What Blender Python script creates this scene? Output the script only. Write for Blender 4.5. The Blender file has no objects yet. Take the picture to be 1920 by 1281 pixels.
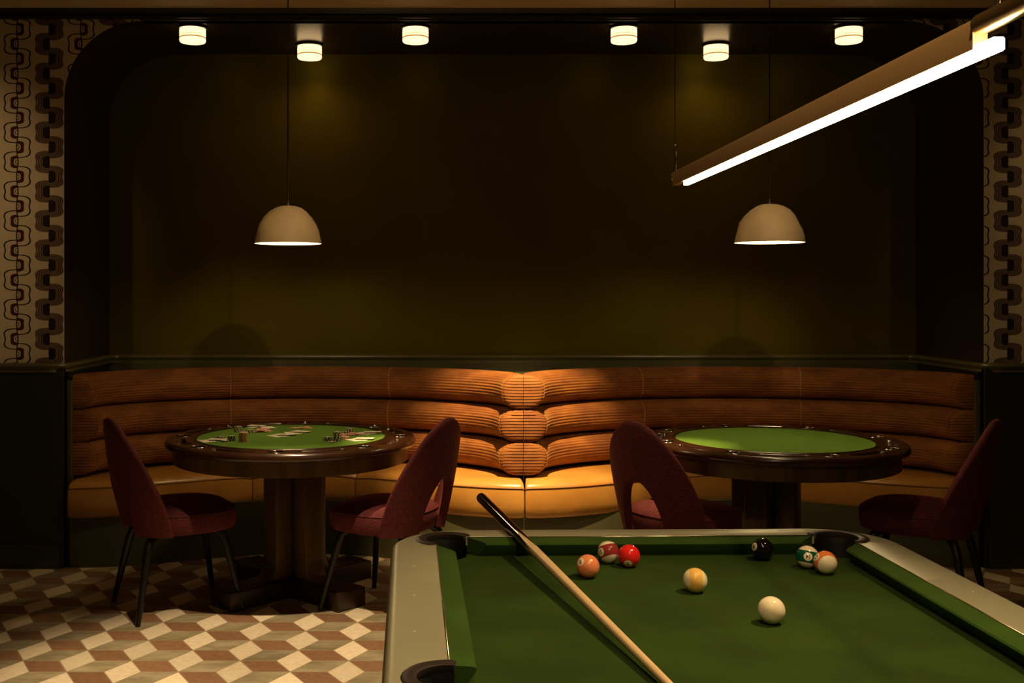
import bpy, bmesh, math, random
from mathutils import Vector, Matrix
PI = math.pi
R = math.radians
rnd = random.Random(7)
SC = bpy.context.scene
COL = SC.collection

# ------------------------------------------------------------------ camera
EYE = 1.4626                       # eye height; x right, y into the picture
cd = bpy.data.cameras.new('camera'); cam = bpy.data.objects.new('camera', cd); COL.objects.link(cam)
cam.location = (0, 0, EYE); cam.rotation_euler = (PI / 2, 0, 0)
cd.sensor_fit = 'HORIZONTAL'; cd.sensor_width = 36.0; cd.lens = 37.5      # f = 2000 px on 1920
cd.shift_x = (960 - 812) / 1920; cd.shift_y = -(640.5 - 552) / 1920
cd.clip_start = 0.02
SC.camera = cam

# ------------------------------------------------------------------ world, exposure
w = bpy.data.worlds.new('world'); SC.world = w; w.use_nodes = True
w.node_tree.nodes['Background'].inputs[0].default_value = (1.0, 0.62, 0.30, 1)
w.node_tree.nodes['Background'].inputs[1].default_value = 0.009
SC.view_settings.view_transform = 'Standard'; SC.view_settings.look = 'None'
SC.view_settings.gamma = 1; SC.view_settings.use_curve_mapping = False
SC.view_settings.exposure = 0.0

WARM = (1.0, 0.66, 0.32)
def spot(name, loc, target, power, angle, blend=1.0, radius=0.03, col=WARM):
    l = bpy.data.lights.new(name, 'SPOT'); l.energy = power; l.color = col
    l.spot_size = R(angle); l.spot_blend = blend; l.shadow_soft_size = radius
    o = bpy.data.objects.new(name, l); COL.objects.link(o); o.location = loc
    o.rotation_euler = (Vector(target) - Vector(loc)).to_track_quat('-Z', 'Y').to_euler()
    return o
# unseen downlights guessed from shadows, and spots added to brighten (fittings further down)
DOWN = [
    # x, y, target, power, cone, blend
    (-0.35, 3.75, (-0.60, 4.05, 0), 430, 46, 0.7),
    (0.50, 4.72, (0.49, 5.86, 0.66), 1000, 34, 1.0),
    (1.35, 3.75, (1.40, 4.60, 0), 40, 60, 1.0),
    (-2.35, 3.60, (-2.62, 5.70, 1.9), 42, 44, 1.0),  # added wash to brighten the left wallpaper
    (3.35, 3.60, (3.62, 5.70, 1.9), 26, 44, 1.0),  # added wash to brighten the right wallpaper
    (1.55, 2.20, (0.35, 1.95, 0.8), 215, 60, 1.0),
    (-1.75, 3.30, (-1.72, 3.75, 0), 78, 42, 1.0),
    (-0.05, 4.60, (-0.17, 5.02, 0.5), 520, 16, 1.0),  # added to brighten the chair seat nearest the pool table
    (1.00, 4.60, (1.13, 4.92, 0.5), 480, 16, 1.0),  # added to brighten the seat of the chair with the open back
    (0.20, 2.90, (-0.70, 5.15, 1.84), 75, 15, 1.0),  # added accent that brightens the pendant shade over the chips
    (1.20, 2.90, (1.593, 5.05, 1.84), 66, 15, 1.0),  # added accent that brightens the other pendant shade
    (0.30, 0.40, (0.62, 2.10, 0.8), 95, 60, 1.0),  # added front fill for the near side of the balls
]
for i, d in enumerate(DOWN):
    spot('downlight_and_fill_lamp', (d[0], d[1], 2.955), d[2], d[3], d[4], d[5], col=(1.0, .72, .42) if d[2][2] == 0 else WARM)

# ------------------------------------------------------------------ node helpers
class NT:
    def __init__(s, name):
        s.m = bpy.data.materials.new(name); s.m.use_nodes = True
        s.t = s.m.node_tree; s.b = s.t.nodes['Principled BSDF']
    def n(s, typ, **k):
        nd = s.t.nodes.new(typ)
        for a, b in k.items(): setattr(nd, a, b)
        return nd
    def put(s, sock, v):
        if isinstance(v, bpy.types.NodeSocket): s.t.links.new(v, sock)
        elif isinstance(v, (tuple, list)) and len(v) == 3 and sock.type == 'RGBA': sock.default_value = (*v, 1)
        else: sock.default_value = v
    def math(s, op, a, b=0.0, c=None, clamp=False):
        nd = s.n('ShaderNodeMath', operation=op, use_clamp=clamp)
        s.put(nd.inputs[0], a); s.put(nd.inputs[1], b)
        if c is not None: s.put(nd.inputs[2], c)
        return nd.outputs[0]
    def add(s, a, b): return s.math('ADD', a, b)
    def sub(s, a, b): return s.math('SUBTRACT', a, b)
    def mul(s, a, b): return s.math('MULTIPLY', a, b)
    def ab(s, a): return s.math('ABSOLUTE', a)
    def lt(s, a, b): return s.math('LESS_THAN', a, b)
    def gt(s, a, b): return s.math('GREATER_THAN', a, b)
    def mx(s, a, b): return s.math('MAXIMUM', a, b)
    def mn(s, a, b): return s.math('MINIMUM', a, b)
    def mod(s, a, b): return s.math('FLOORED_MODULO', a, b)
    def pos(s, kind='Object'):
        tc = s.n('ShaderNodeTexCoord'); sp = s.n('ShaderNodeSeparateXYZ')
        s.t.links.new(tc.outputs[kind], sp.inputs[0])
        return tc.outputs[kind], sp.outputs[0], sp.outputs[1], sp.outputs[2]
    def mix(s, f, a, b, mode='MIX'):
        nd = s.n('ShaderNodeMix', data_type='RGBA', blend_type=mode)
        s.put(nd.inputs[0], f); s.put(nd.inputs[6], a); s.put(nd.inputs[7], b)
        return nd.outputs[2]
    def noise(s, vec, scale, detail=3, rough=.5):
        nd = s.n('ShaderNodeTexNoise'); s.put(nd.inputs['Vector'], vec)
        nd.inputs['Scale'].default_value = scale; nd.inputs['Detail'].default_value = detail
        nd.inputs['Roughness'].default_value = rough
        return nd.outputs[0]
    def smooth(s, v, a, b):
        nd = s.n('ShaderNodeMapRange', interpolation_type='SMOOTHSTEP')
        s.put(nd.inputs[0], v); nd.inputs[1].default_value = a; nd.inputs[2].default_value = b
        return nd.outputs[0]
    def scalevec(s, vec, sc):
        nd = s.n('ShaderNodeMapping'); s.put(nd.inputs[0], vec); nd.inputs['Scale'].default_value = sc
        return nd.outputs[0]
    def bump(s, h, strength=.3, dist=.002):
        nd = s.n('ShaderNodeBump'); s.put(nd.inputs['Height'], h)
        nd.inputs['Strength'].default_value = strength; nd.inputs['Distance'].default_value = dist
        s.t.links.new(nd.outputs[0], s.b.inputs['Normal'])
    def set(s, **k):
        for a, v in k.items(): s.put(s.b.inputs[a.replace('_', ' ')], v)

def plain(name, col, rough=.5, metal=0.0, spec=.5, noise=0.0, scale=8, bump=0.0, bscale=60, sheen=0.0):
    t = NT(name); t.set(Roughness=rough, Metallic=metal); t.b.inputs['Specular IOR Level'].default_value = spec
    v = t.pos()[0]
    if noise:
        f = t.noise(v, scale, 4)
        c = t.mix(t.smooth(f, .3, .7), tuple(x * (1 - noise) for x in col), tuple(min(1, x * (1 + noise)) for x in col))
        t.put(t.b.inputs['Base Color'], c)
    else: t.put(t.b.inputs['Base Color'], col)
    if bump: t.bump(t.noise(v, bscale, 3), bump)
    if sheen:
        t.b.inputs['Sheen Weight'].default_value = sheen; t.b.inputs['Sheen Roughness'].default_value = .35
        t.put(t.b.inputs['Sheen Tint'], tuple(min(1, x * 2.2 + .05) for x in col))
    return t.m

def wood(name, c1, c2, rough=.3, scale=(3, 3, 40), coat=0.0):
    t = NT(name); v = t.scalevec(t.pos()[0], scale)
    f = t.noise(v, 1.0, 6, .65)
    t.put(t.b.inputs['Base Color'], t.mix(t.smooth(f, .3, .7), c1, c2)); t.set(Roughness=rough)
    t.b.inputs['Coat Weight'].default_value = coat; t.b.inputs['Coat Roughness'].default_value = .15
    t.bump(f, .08)
    return t.m

def emitter(name, col, strength, base=(.9, .85, .7)):
    t = NT(name); t.set(Base_Color=base, Roughness=.4)
    t.put(t.b.inputs['Emission Color'], col); t.b.inputs['Emission Strength'].default_value = strength
    return t.m

# ------------------------------------------------------------------ materials
def floor_mat():
    S = 0.1443; t = NT('rhombus_floor_tile')
    v, x, y, z = t.pos()
    # hexagon lattice, flat top; the white lozenge's lower tip lies at (-1.852, 4.631)
    cx, cy = -1.852 + .5 * S, 4.631 + .8660254 * S
    px = t.math('DIVIDE', t.sub(x, cx), S); py = t.math('DIVIDE', t.sub(y, cy), S)
    W_, H_ = 3.0, 1.7320508
    def cell(ox, oy):
        a = t.sub(t.mod(t.add(px, W_ / 2 + ox), W_), W_ / 2)
        b = t.sub(t.mod(t.add(py, H_ / 2 + oy), H_), H_ / 2)
        return a, b, t.add(t.mul(a, a), t.mul(b, b))
    a0, b0, d0 = cell(0, 0); a1, b1, d1 = cell(1.5, .8660254)
    pick = t.lt(d0, d1)
    def sel(p, q): return t.add(t.mul(pick, p), t.mul(t.sub(1, pick), q))
    gx, gy = sel(a0, a1), sel(b0, b1)
    ax, ay = t.ab(gx), t.ab(gy)
    # white: angle beyond 120 degrees on either side -> -gx*.866 > |gy|*.5
    white = t.gt(t.mul(gx, -.8660254), t.mul(ay, .5))
    brown = t.mul(t.gt(gy, 0), t.sub(1, white))
    edge = t.sub(.8660254, t.mx(ay, t.add(t.mul(ax, .8660254), t.mul(ay, .5))))
    s1 = t.add(ay, t.mul(t.lt(gx, 0), 9))
    s2 = t.add(t.ab(t.add(t.mul(gx, .8660254), t.mul(ay, .5))), t.mul(t.gt(gx, 0), 9))
    g = t.mn(edge, t.mn(s1, s2))
    # id per hexagon piece
    ix, iy = t.sub(px, gx), t.sub(py, gy)
    cmb = t.n('ShaderNodeCombineXYZ'); t.put(cmb.inputs[0], t.math('ROUND', t.mul(ix, 2))); t.put(cmb.inputs[1], t.math('ROUND', t.mul(iy, 2)))
    t.put(cmb.inputs[2], t.add(white, t.mul(brown, 2)))
    wn = t.n('ShaderNodeTexWhiteNoise', noise_dimensions='3D'); t.put(wn.inputs[0], cmb.outputs[0]); rv = wn.outputs[0]
    nb = t.noise(t.scalevec(v, (6, 16, 6)), 1.0, 6, .6)
    nf = t.noise(v, 40, 4, .6)
    cw = t.mix(t.smooth(nf, .3, .75), (.62, .52, .36), (.72, .63, .46))
    cb = t.mix(t.smooth(nf, .3, .7), (.185, .098, .050), (.25, .138, .074))
    cg = t.mix(t.smooth(nb, .35, .68), (.20, .17, .095), (.33, .285, .18))
    c = t.mix(white, t.mix(brown, cg, cb), cw)
    c = t.mix(1.0, c, t.math('MULTIPLY_ADD', rv, .30, .82), 'MULTIPLY')
    grout = t.lt(g, .016)
    c = t.mix(grout, c, (.30, .23, .13))
    t.set(Base_Color=c, Roughness=t.add(.42, t.mul(nf, .25)))
    t.b.inputs['Specular IOR Level'].default_value = .3
    t.bump(t.add(t.smooth(g, .0, .03), t.mul(nf, .15)), .35, .0015)
    return t.m

def wallpaper_mat():
    t = NT('meander_wallpaper')
    v, x, y, z = t.pos()
    PX, PZ = .3415, .1577          # horizontal and vertical repeat
    # column centres: thin meander at x=-2.222, dense ribbon half a repeat to its right
    ux = t.sub(t.mod(t.add(t.sub(x, -2.222), PX / 4), PX), PX / 4)       # -PX/4 .. 3PX/4
    dense = t.gt(ux, PX / 4)
    u = t.sub(ux, t.mul(dense, PX / 2))
    wob = t.mul(t.math('SINE', t.mul(z, 2 * PI / PZ)), .004)
    u = t.add(u, wob)
    right = t.gt(u, 0)
    zc = t.add(t.sub(z, 2.643), t.mul(right, PZ / 2))
    zz = t.sub(t.mod(t.add(zc, PZ / 2), PZ), PZ / 2)                     # centred on the bulge
    au = t.ab(u); az = t.ab(zz)
    pinch = t.mul(t.math('EXPONENT', t.mul(t.mul(zz, zz), -1500)), .13)
    aw, bw = .078, .0545
    nu = t.math('POWER', t.math('DIVIDE', au, aw), 2.9); nz = t.math('POWER', t.math('DIVIDE', az, bw), 2.9)
    d = t.add(t.math('POWER', t.add(nu, nz), 1 / 2.9), t.mul(pinch, t.smooth(au, 0, .05)))
    def line(c, wd): return t.lt(t.ab(t.sub(d, c)), wd)
    # thin column
    thin = line(1.0, .048)
    thin = t.mx(thin, t.mul(t.lt(au, .0032), 1))
    blob = t.mul(t.gt(d, .34), t.lt(d, .62)); thin = t.mx(thin, line(.20, .03))
    # dense column: many fine parallel lines, dark heart
    fr = t.math('FRACT', t.mul(d, 9.5))
    ribs = t.mul(t.mul(t.gt(fr, .30), t.gt(d, .50)), t.lt(d, 1.10))
    heart = t.lt(d, .56)
    tone = t.mx(t.mul(t.gt(d, .5), t.lt(d, 1.10)), 0)
    paper = t.mix(t.noise(v, 30, 3), (.60, .50, .34), (.68, .58, .41))
    ink = (.022, .014, .016); maroon = (.075, .014, .018)
    cA = t.mix(blob, paper, maroon); cA = t.mix(thin, cA, ink)
    cB = t.mix(t.mul(tone, .45), paper, (.16, .085, .05)); cB = t.mix(ribs, cB, (.06, .025, .02)); cB = t.mix(heart, cB, ink)
    t.set(Base_Color=t.mix(dense, cA, cB), Roughness=.75)
    t.b.inputs['Specular IOR Level'].default_value = .2
    return t.m

M = {}
M['floor'] = floor_mat()
M['paper'] = wallpaper_mat()
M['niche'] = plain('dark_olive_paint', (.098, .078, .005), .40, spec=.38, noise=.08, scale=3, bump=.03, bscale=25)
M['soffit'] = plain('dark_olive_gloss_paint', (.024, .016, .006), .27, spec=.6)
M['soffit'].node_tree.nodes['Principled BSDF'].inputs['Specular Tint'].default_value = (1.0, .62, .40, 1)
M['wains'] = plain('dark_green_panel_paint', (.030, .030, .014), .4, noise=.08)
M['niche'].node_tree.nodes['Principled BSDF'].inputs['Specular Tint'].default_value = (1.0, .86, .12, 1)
M['rail'] = plain('olive_moulding_paint', (.13, .115, .04), .35)
M['plinth'] = plain('olive_green_plinth_paint', (.085, .085, .038), .42)
M['ceiling'] = plain('tan_ceiling_plaster', (.70, .57, .38), .8, noise=.05)
M['trimdark'] = plain('black_brown_trim', (.018, .014, .008), .4)
def velvet():
    t = NT('rust_corduroy_velvet'); v, x, y, z = t.pos()
    f = t.noise(t.scalevec(v, (5, 5, 14)), 1.0, 5, .6)
    f2 = t.noise(v, 9, 3)
    c = t.mix(t.smooth(f, .3, .7), (.160, .046, .005), (.29, .102, .011))
    c = t.mix(t.mul(t.smooth(f2, .5, .75), .5), c, (.16, .034, .005))
    t.set(Base_Color=c, Roughness=.75)
    t.b.inputs['Sheen Weight'].default_value = .5; t.b.inputs['Sheen Roughness'].default_value = .3
    t.put(t.b.inputs['Sheen Tint'], (1.0, .62, .18))
    t.bump(t.noise(v, 300, 2), .15, .001)
    return t.m
M['velvet'] = velvet()
M['seam'] = plain('gold_seam_thread', (.44, .22, .045), .7)
def leather():
    t = NT('tan_leather'); v = t.pos()[0]
    f = t.noise(v, 4, 4)
    t.set(Base_Color=t.mix(t.smooth(f, .3, .7), (.42, .195, .036), (.52, .265, .058)), Roughness=.29)
    t.bump(t.add(t.noise(t.scalevec(v, (1, 6, 3)), 9, 3), t.mul(t.noise(v, 180, 2), .2)), .25, .004)
    return t.m
M['leather'] = leather()
M['leather_dark'] = plain('leather_piping', (.20, .07, .015), .45)
M['twood'] = wood('dark_walnut_gloss', (.018, .006, .003), (.042, .015, .005), .25, (4, 4, 4), .4)
M['pwood'] = wood('walnut_pedestal', (.060, .032, .009), (.135, .078, .022), .35, (14, 14, 2.0), .1)
M['dwood'] = wood('dark_base_wood', (.014, .005, .003), (.026, .010, .005), .4, (6, 6, 6))
M['felt'] = plain('bright_green_felt', (.095, .185, .026), .95, spec=.1, noise=.06, scale=20, bump=.1, bscale=400)
M['cloth'] = plain('pool_table_green_cloth', (.026, .052, .008), .95, spec=.08, noise=.16, scale=5, bump=.15, bscale=350, sheen=.08)
M['cushion'] = plain('pool_cushion_green_cloth', (.038, .082, .012), .9, spec=.1, noise=.12, scale=9, bump=.15, bscale=350, sheen=.15)
M['alu'] = plain('brushed_champagne_metal', (.40, .40, .28), .40, metal=.25, noise=.04, scale=3)
M['pocket'] = plain('black_brown_pocket_rubber', (.030, .020, .016), .45)
M['black'] = plain('black_plastic', (.008, .008, .008), .5)
M['apron'] = plain('dark_grey_table_body', (.04, .038, .032), .4)
M['chairfab'] = None
def chairfab():
    t = NT('wine_red_chenille'); v = t.pos()[0]
    f = t.noise(t.scalevec(v, (1, 1, 4)), 60, 4, .7); f2 = t.noise(v, 220, 2)
    c = t.mix(t.smooth(f, .35, .7), (.055, .004, .005), (.145, .013, .015))
    c = t.mix(t.smooth(f2, .62, .75), c, (.24, .055, .045))
    t.set(Base_Color=c, Roughness=.85)
    t.b.inputs['Sheen Weight'].default_value = .22; t.b.inputs['Sheen Roughness'].default_value = .3
    t.put(t.b.inputs['Sheen Tint'], (1.0, .22, .18))
    t.bump(t.add(f, f2), .5, .002)
    return t.m
M['chairfab'] = chairfab()
M['chairleg'] = plain('ebony_chair_leg', (.009, .007, .006), .35)
M['ceramic'] = plain('cream_plaster_shade', (.86, .69, .43), .6, noise=.06, scale=9, bump=.5, bscale=7)
M['shade_in'] = plain('white_shade_lining', (.85, .80, .70), .6)
M['cord'] = plain('black_cord', (.01, .008, .006), .5)
M['steel'] = plain('satin_steel', (.6, .5, .38), .25, metal=1)
M['brass'] = plain('aged_bronze_tube', (.50, .38, .22), .28, metal=1)
M['bronze'] = plain('bronze_lamp_housing', (.62, .40, .18), .42, metal=.3)
M['bulb'] = emitter('lit_bulb', (1, .72, .38), 60)
M['bar'] = emitter('lit_bar_diffuser', (1, .74, .40), 38)
def glass_lamp():
    t = NT('lit_ribbed_glass'); v, x, y, z = t.pos()
    # two cast grooves round the glass let less light through
    g = t.mx(t.lt(t.ab(t.add(z, .062)), .0035), t.mul(t.lt(t.ab(t.add(z, .047)), .002), .5))
    t.set(Base_Color=(.9, .85, .7), Roughness=.2)
    t.put(t.b.inputs['Emission Color'], t.mix(g, (1, .70, .34), (1, .45, .13)))
    t.put(t.b.inputs['Emission Strength'], t.add(2.0, t.mul(g, -1.5)))
    return t.m
M['glasslamp'] = glass_lamp()
M['chrome'] = plain('chrome_ring', (.75, .7, .6), .12, metal=1)
M['card'] = plain('playing_card_paper', (.88, .80, .66), .5)
M['cardback'] = plain('playing_card_red_back', (.42, .22, .15), .5, noise=.4, scale=150)
M['maple'] = plain('pale_maple', (.72, .52, .28), .28, noise=.05, scale=12)
M['ebony'] = plain('dark_lacquered_wood', (.020, .007, .005), .12, noise=.4, scale=20)
M['ivory'] = plain('ivory_resin', (.82, .74, .52), .08)
M['digit'] = plain('black_digit_ink', (.01, .01, .01), .25)
M['digitwhite'] = plain('white_number_disc', (.80, .74, .56), .12)
def chip_mat(name, c1, c2):
    t = NT(name); v, x, y, z = t.pos()
    a = t.math('ARCTAN2', y, x)
    st = t.gt(t.math('FRACT', t.mul(t.add(a, PI), 8 / (2 * PI))), .55)
    r = t.math('SQRT', t.add(t.mul(x, x), t.mul(y, y)))
    st = t.mul(st, t.gt(r, .0135))
    mid = t.lt(r, .0085)
    t.set(Base_Color=t.mix(t.mx(st, mid), c1, c2), Roughness=.45)
    return t.m
M['chipb'] = chip_mat('black_and_cream_chip_clay', (.012, .018, .014), (.80, .76, .58))
M['chipr'] = chip_mat('red_and_cream_chip_clay', (.66, .19, .12), (.85, .66, .50))

# ------------------------------------------------------------------ mesh helpers
def mesh(name, verts, faces, mat, parent=None, smooth=False, sharp=None):
    me = bpy.data.meshes.new(name); me.from_pydata([tuple(v) for v in verts], [], faces); me.update()
    bm = bmesh.new(); bm.from_mesh(me); bmesh.ops.recalc_face_normals(bm, faces=bm.faces)
    if smooth:
        for f in bm.faces: f.smooth = True
        if sharp:
            for e in bm.edges:
                if len(e.link_faces) == 2 and e.calc_face_angle(0) > R(sharp): e.smooth = False
    bm.to_mesh(me); bm.free()
    if mat: me.materials.append(mat)
    o = bpy.data.objects.new(name, me); COL.objects.link(o)
    if parent: o.parent = parent
    return o
class MB:
    def __init__(s): s.v = []; s.f = []
    def add(s, v, f):
        o = len(s.v); s.v += [Vector(p) for p in v]; s.f += [tuple(i + o for i in q) for q in f]; return s
    def box(s, x0, x1, y0, y1, z0, z1, m=None):
        v = [Vector(p) for p in ((x0,y0,z0),(x1,y0,z0),(x1,y1,z0),(x0,y1,z0),(x0,y0,z1),(x1,y0,z1),(x1,y1,z1),(x0,y1,z1))]
        if m: v = [m @ p for p in v]
        return s.add(v, [(0,3,2,1),(4,5,6,7),(0,1,5,4),(1,2,6,5),(2,3,7,6),(3,0,4,7)])
    def grid(s, rows, close_u=False, close_v=False, cap=False):
        n = len(rows); m = len(rows[0]); v = [p for r in rows for p in r]; f = []
        for i in range(n if close_v else n - 1):
            for j in range(m if close_u else m - 1):
                a, b = i * m + j, i * m + (j + 1) % m; k = (i + 1) % n
                f.append((a, b, k * m + (j + 1) % m, k * m + j))
        if cap: f += [tuple(range(m)), tuple((n - 1) * m + j for j in reversed(range(m)))]
        return s.add(v, f)
    def lathe(s, prof, seg=48, m=None, cap=True):
        rows = []
        for r, z in prof:
            row = [Vector((r * math.cos(2*PI*k/seg), r * math.sin(2*PI*k/seg), z)) for k in range(seg)]
            rows.append([m @ p for p in row] if m else row)
        return s.grid(rows, close_u=True, cap=cap)
    def tube(s, pts, rad, seg=12, cap=True):
        pts = [Vector(p) for p in pts]; rows = []; e1 = None
        for i, p in enumerate(pts):
            d = (pts[min(i + 1, len(pts) - 1)] - pts[max(i - 1, 0)]).normalized()
            if e1 is None: e1 = d.cross(Vector((0, 0, 1)) if abs(d.z) < .9 else Vector((1, 0, 0)))
            e1 = (e1 - d * e1.dot(d)).normalized(); e2 = d.cross(e1).normalized()
            r = rad[i] if isinstance(rad, (list, tuple)) else rad
            rows.append([p + (e1 * math.cos(2*PI*k/seg) + e2 * math.sin(2*PI*k/seg)) * r for k in range(seg)])
        return s.grid(rows, close_u=True, cap=cap)
    def prism(s, poly, z0, z1):
        n = len(poly); v = [Vector((x, y, z0)) for x, y in poly] + [Vector((x, y, z1)) for x, y in poly]
        return s.add(v, [tuple(reversed(range(n))), tuple(range(n, 2*n))] + [(i, (i+1) % n, n + (i+1) % n, n + i) for i in range(n)])
    def obj(s, name, mat, parent=None, smooth=False, sharp=None): return mesh(name, s.v, s.f, mat, parent, smooth, sharp)
def bevel(o, wd, seg=3, angle=40):
    m = o.modifiers.new('bevel', 'BEVEL'); m.width = wd; m.segments = seg; m.limit_method = 'ANGLE'; m.angle_limit = R(angle)
    m.harden_normals = False
    for p in o.data.polygons: p.use_smooth = True
    return o
def tag(o, label=None, cat=None, group=None, kind=None):
    if label: o['label'] = label
    if cat: o['category'] = cat
    if group: o['group'] = group
    if kind: o['kind'] = kind
    return o
def thing(name, label, cat, loc=(0, 0, 0), rz=0, group=None):
    o = bpy.data.objects.new(name, None); COL.objects.link(o); o.empty_display_size = .1
    o.location = loc; o.rotation_euler = (0, 0, rz)
    return tag(o, label, cat, group)
def struct(o): o['kind'] = 'structure'; return o
def dup(root, loc, rz, label=None, group=None):
    r = root.copy(); COL.objects.link(r); r.location = loc; r.rotation_euler = (0, 0, rz)
    if label: r['label'] = label
    if group: r['group'] = group
    def rec(a, b):
        for ch in a.children:
            c = ch.copy(); COL.objects.link(c); c.parent = b; rec(ch, c)
    rec(root, r)
    return r

# ------------------------------------------------------------------ room shell
YW = 5.70; YB = 6.50; XL = -1.972; XR = 2.944; ZS = 2.925; RA = .42; ZR = 1.091
struct(MB().box(-5.5, 6.5, -2.5, 6.6, -.06, 0).obj('floor', M['floor']))
struct(MB().box(-5.5, 6.5, -2.5, YW, 2.982, 3.05).obj('ceiling', M['ceiling']))
def arc(cx, cy, r, a0, a1, n=24): return [(cx + r * math.cos(R(a0 + (a1 - a0) * i / n)), cy + r * math.sin(R(a0 + (a1 - a0) * i / n))) for i in range(n + 1)]
def wall_xz(name, poly, y0, y1, mat):
    b = MB(); n = len(poly)
    b.add([(x, y0, z) for x, z in poly] + [(x, y1, z) for x, z in poly],
          [tuple(range(n)), tuple(reversed(range(n, 2 * n)))] + [(i, (i+1) % n, n + (i+1) % n, n + i) for i in range(n)])
    return struct(b.obj(name, mat))
la = arc(XL + RA, ZS - RA, RA, 180, 90); ra = arc(XR - RA, ZS - RA, RA, 90, 0)
wall_xz('wall_front_left', [(-5.5, ZR - .02), (XL, ZR - .02)] + la + [(XL + RA, 3.0), (-5.5, 3.0)], YW, YW + .003, M['paper'])
wall_xz('wall_front_right', [(6.5, ZR - .02), (6.5, 3.0), (XR - RA, 3.0)] + ra + [(XR, ZR - .02)], YW, YW + .003, M['paper'])
wall_xz('wall_front_header', [(XL + RA, ZS), (XR - RA, ZS), (XR - RA, 3.0), (XL + RA, 3.0)], YW, YW + .06, M['niche'])
# niche: side walls, arched corners and soffit in one skin, back wall behind
prof = [(XL, 0.0)] + la + ra + [(XR, 0.0)]
out = [(XL - .05, 0.0)] + arc(XL + RA, ZS - RA, RA + .05, 180, 90) + arc(XR - RA, ZS - RA, RA + .05, 90, 0) + [(XR + .05, 0.0)]
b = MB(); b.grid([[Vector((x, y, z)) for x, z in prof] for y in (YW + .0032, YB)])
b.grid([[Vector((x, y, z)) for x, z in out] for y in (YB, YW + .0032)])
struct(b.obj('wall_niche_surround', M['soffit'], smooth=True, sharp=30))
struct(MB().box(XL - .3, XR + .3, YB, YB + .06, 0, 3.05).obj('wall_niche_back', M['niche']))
# jamb edge strip closing the skin to the front wall is the front wall's own thickness; wainscot below
struct(MB().box(XL + .001, XR - .001, YB - .012, YB - .0005, 0, ZR - .02).obj('wall_niche_wainscot', M['plinth']))
struct(MB().box(-5.5, XL - .0, YW - .012, YW + .06, 0, ZR - .02).obj('wall_left_wainscot', M['wains']))
struct(MB().box(XR, 6.5, YW - .012, YW + .06, 0, ZR - .02).obj('wall_right_wainscot', M['wains']))
bevel(struct(MB().box(-5.5, XL - .02, YW - .026, YW - .012, 0, .13).obj('baseboard_left', M['wains'])), .004)
bevel(struct(MB().box(XR + .02, 6.5, YW - .026, YW - .012, 0, .13).obj('baseboard_right', M['wains'])), .004)
# crown moulding across wall and niche
struct(MB().grid([[Vector((x, y, z)) for y, z in ((YW, ZS + .008), (YW - .022, ZS + .010), (YW - .026, ZS + .022), (YW - .018, ZS + .03), (YW - .045, 2.982), (YW, 2.982))] for x in (-5.5, 6.5)], close_u=True, cap=True).obj('trim_1', M['trimdark'], smooth=True, sharp=30))
# outer side walls of the room (out of frame; they hold the light in)
struct(MB().box(-5.56, -5.5, -2.5, 6.6, 0, 3.05).obj('wall_left', M['wains']))
struct(MB().box(6.5, 6.56, -2.5, 6.6, 0, 3.05).obj('wall_right', M['wains']))

def fillet_path(pts, r, n=8):
    out = [Vector(pts[0])]
    for i in range(1, len(pts) - 1):
        p = Vector(pts[i]); a = (Vector(pts[i-1]) - p).normalized(); c = (Vector(pts[i+1]) - p).normalized()
        p0, p1 = p + a * r, p + c * r
        for k in range(n + 1):
            t = k / n; out.append((1-t)**2 * p0 + 2*t*(1-t) * p + t*t * p1)
    out.append(Vector(pts[-1])); return out
def sweep_rail(path, prof):
    """prof: (offset away from wall, z); path runs left to right, wall on its left side seen from above"""
    rows = []
    for i, p in enumerate(path):
        d = (path[min(i+1, len(path)-1)] - path[max(i-1, 0)]).normalized()
        n = Vector((d.y, -d.x))
        rows.append([Vector((p.x + n.x * o, p.y + n.y * o, z)) for o, z in prof])
    return MB().grid(rows, close_u=True, cap=True)
rp = fillet_path([(-5.5, YW - .012), (XL + .001, YW - .012), (XL + .001, YB), (XR - .001, YB), (XR - .001, YW - .012), (6.5, YW - .012)], .10)
railprof = [(-.01, ZR - .045), (.012, ZR - .045), (.014, ZR - .030), (.026, ZR - .022), (.034, ZR - .010), (.032, ZR), (.022, ZR + .005), (-.01, ZR + .005)]
struct(sweep_rail(rp, railprof).obj('trim_2', M['rail'], smooth=True, sharp=35))

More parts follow.
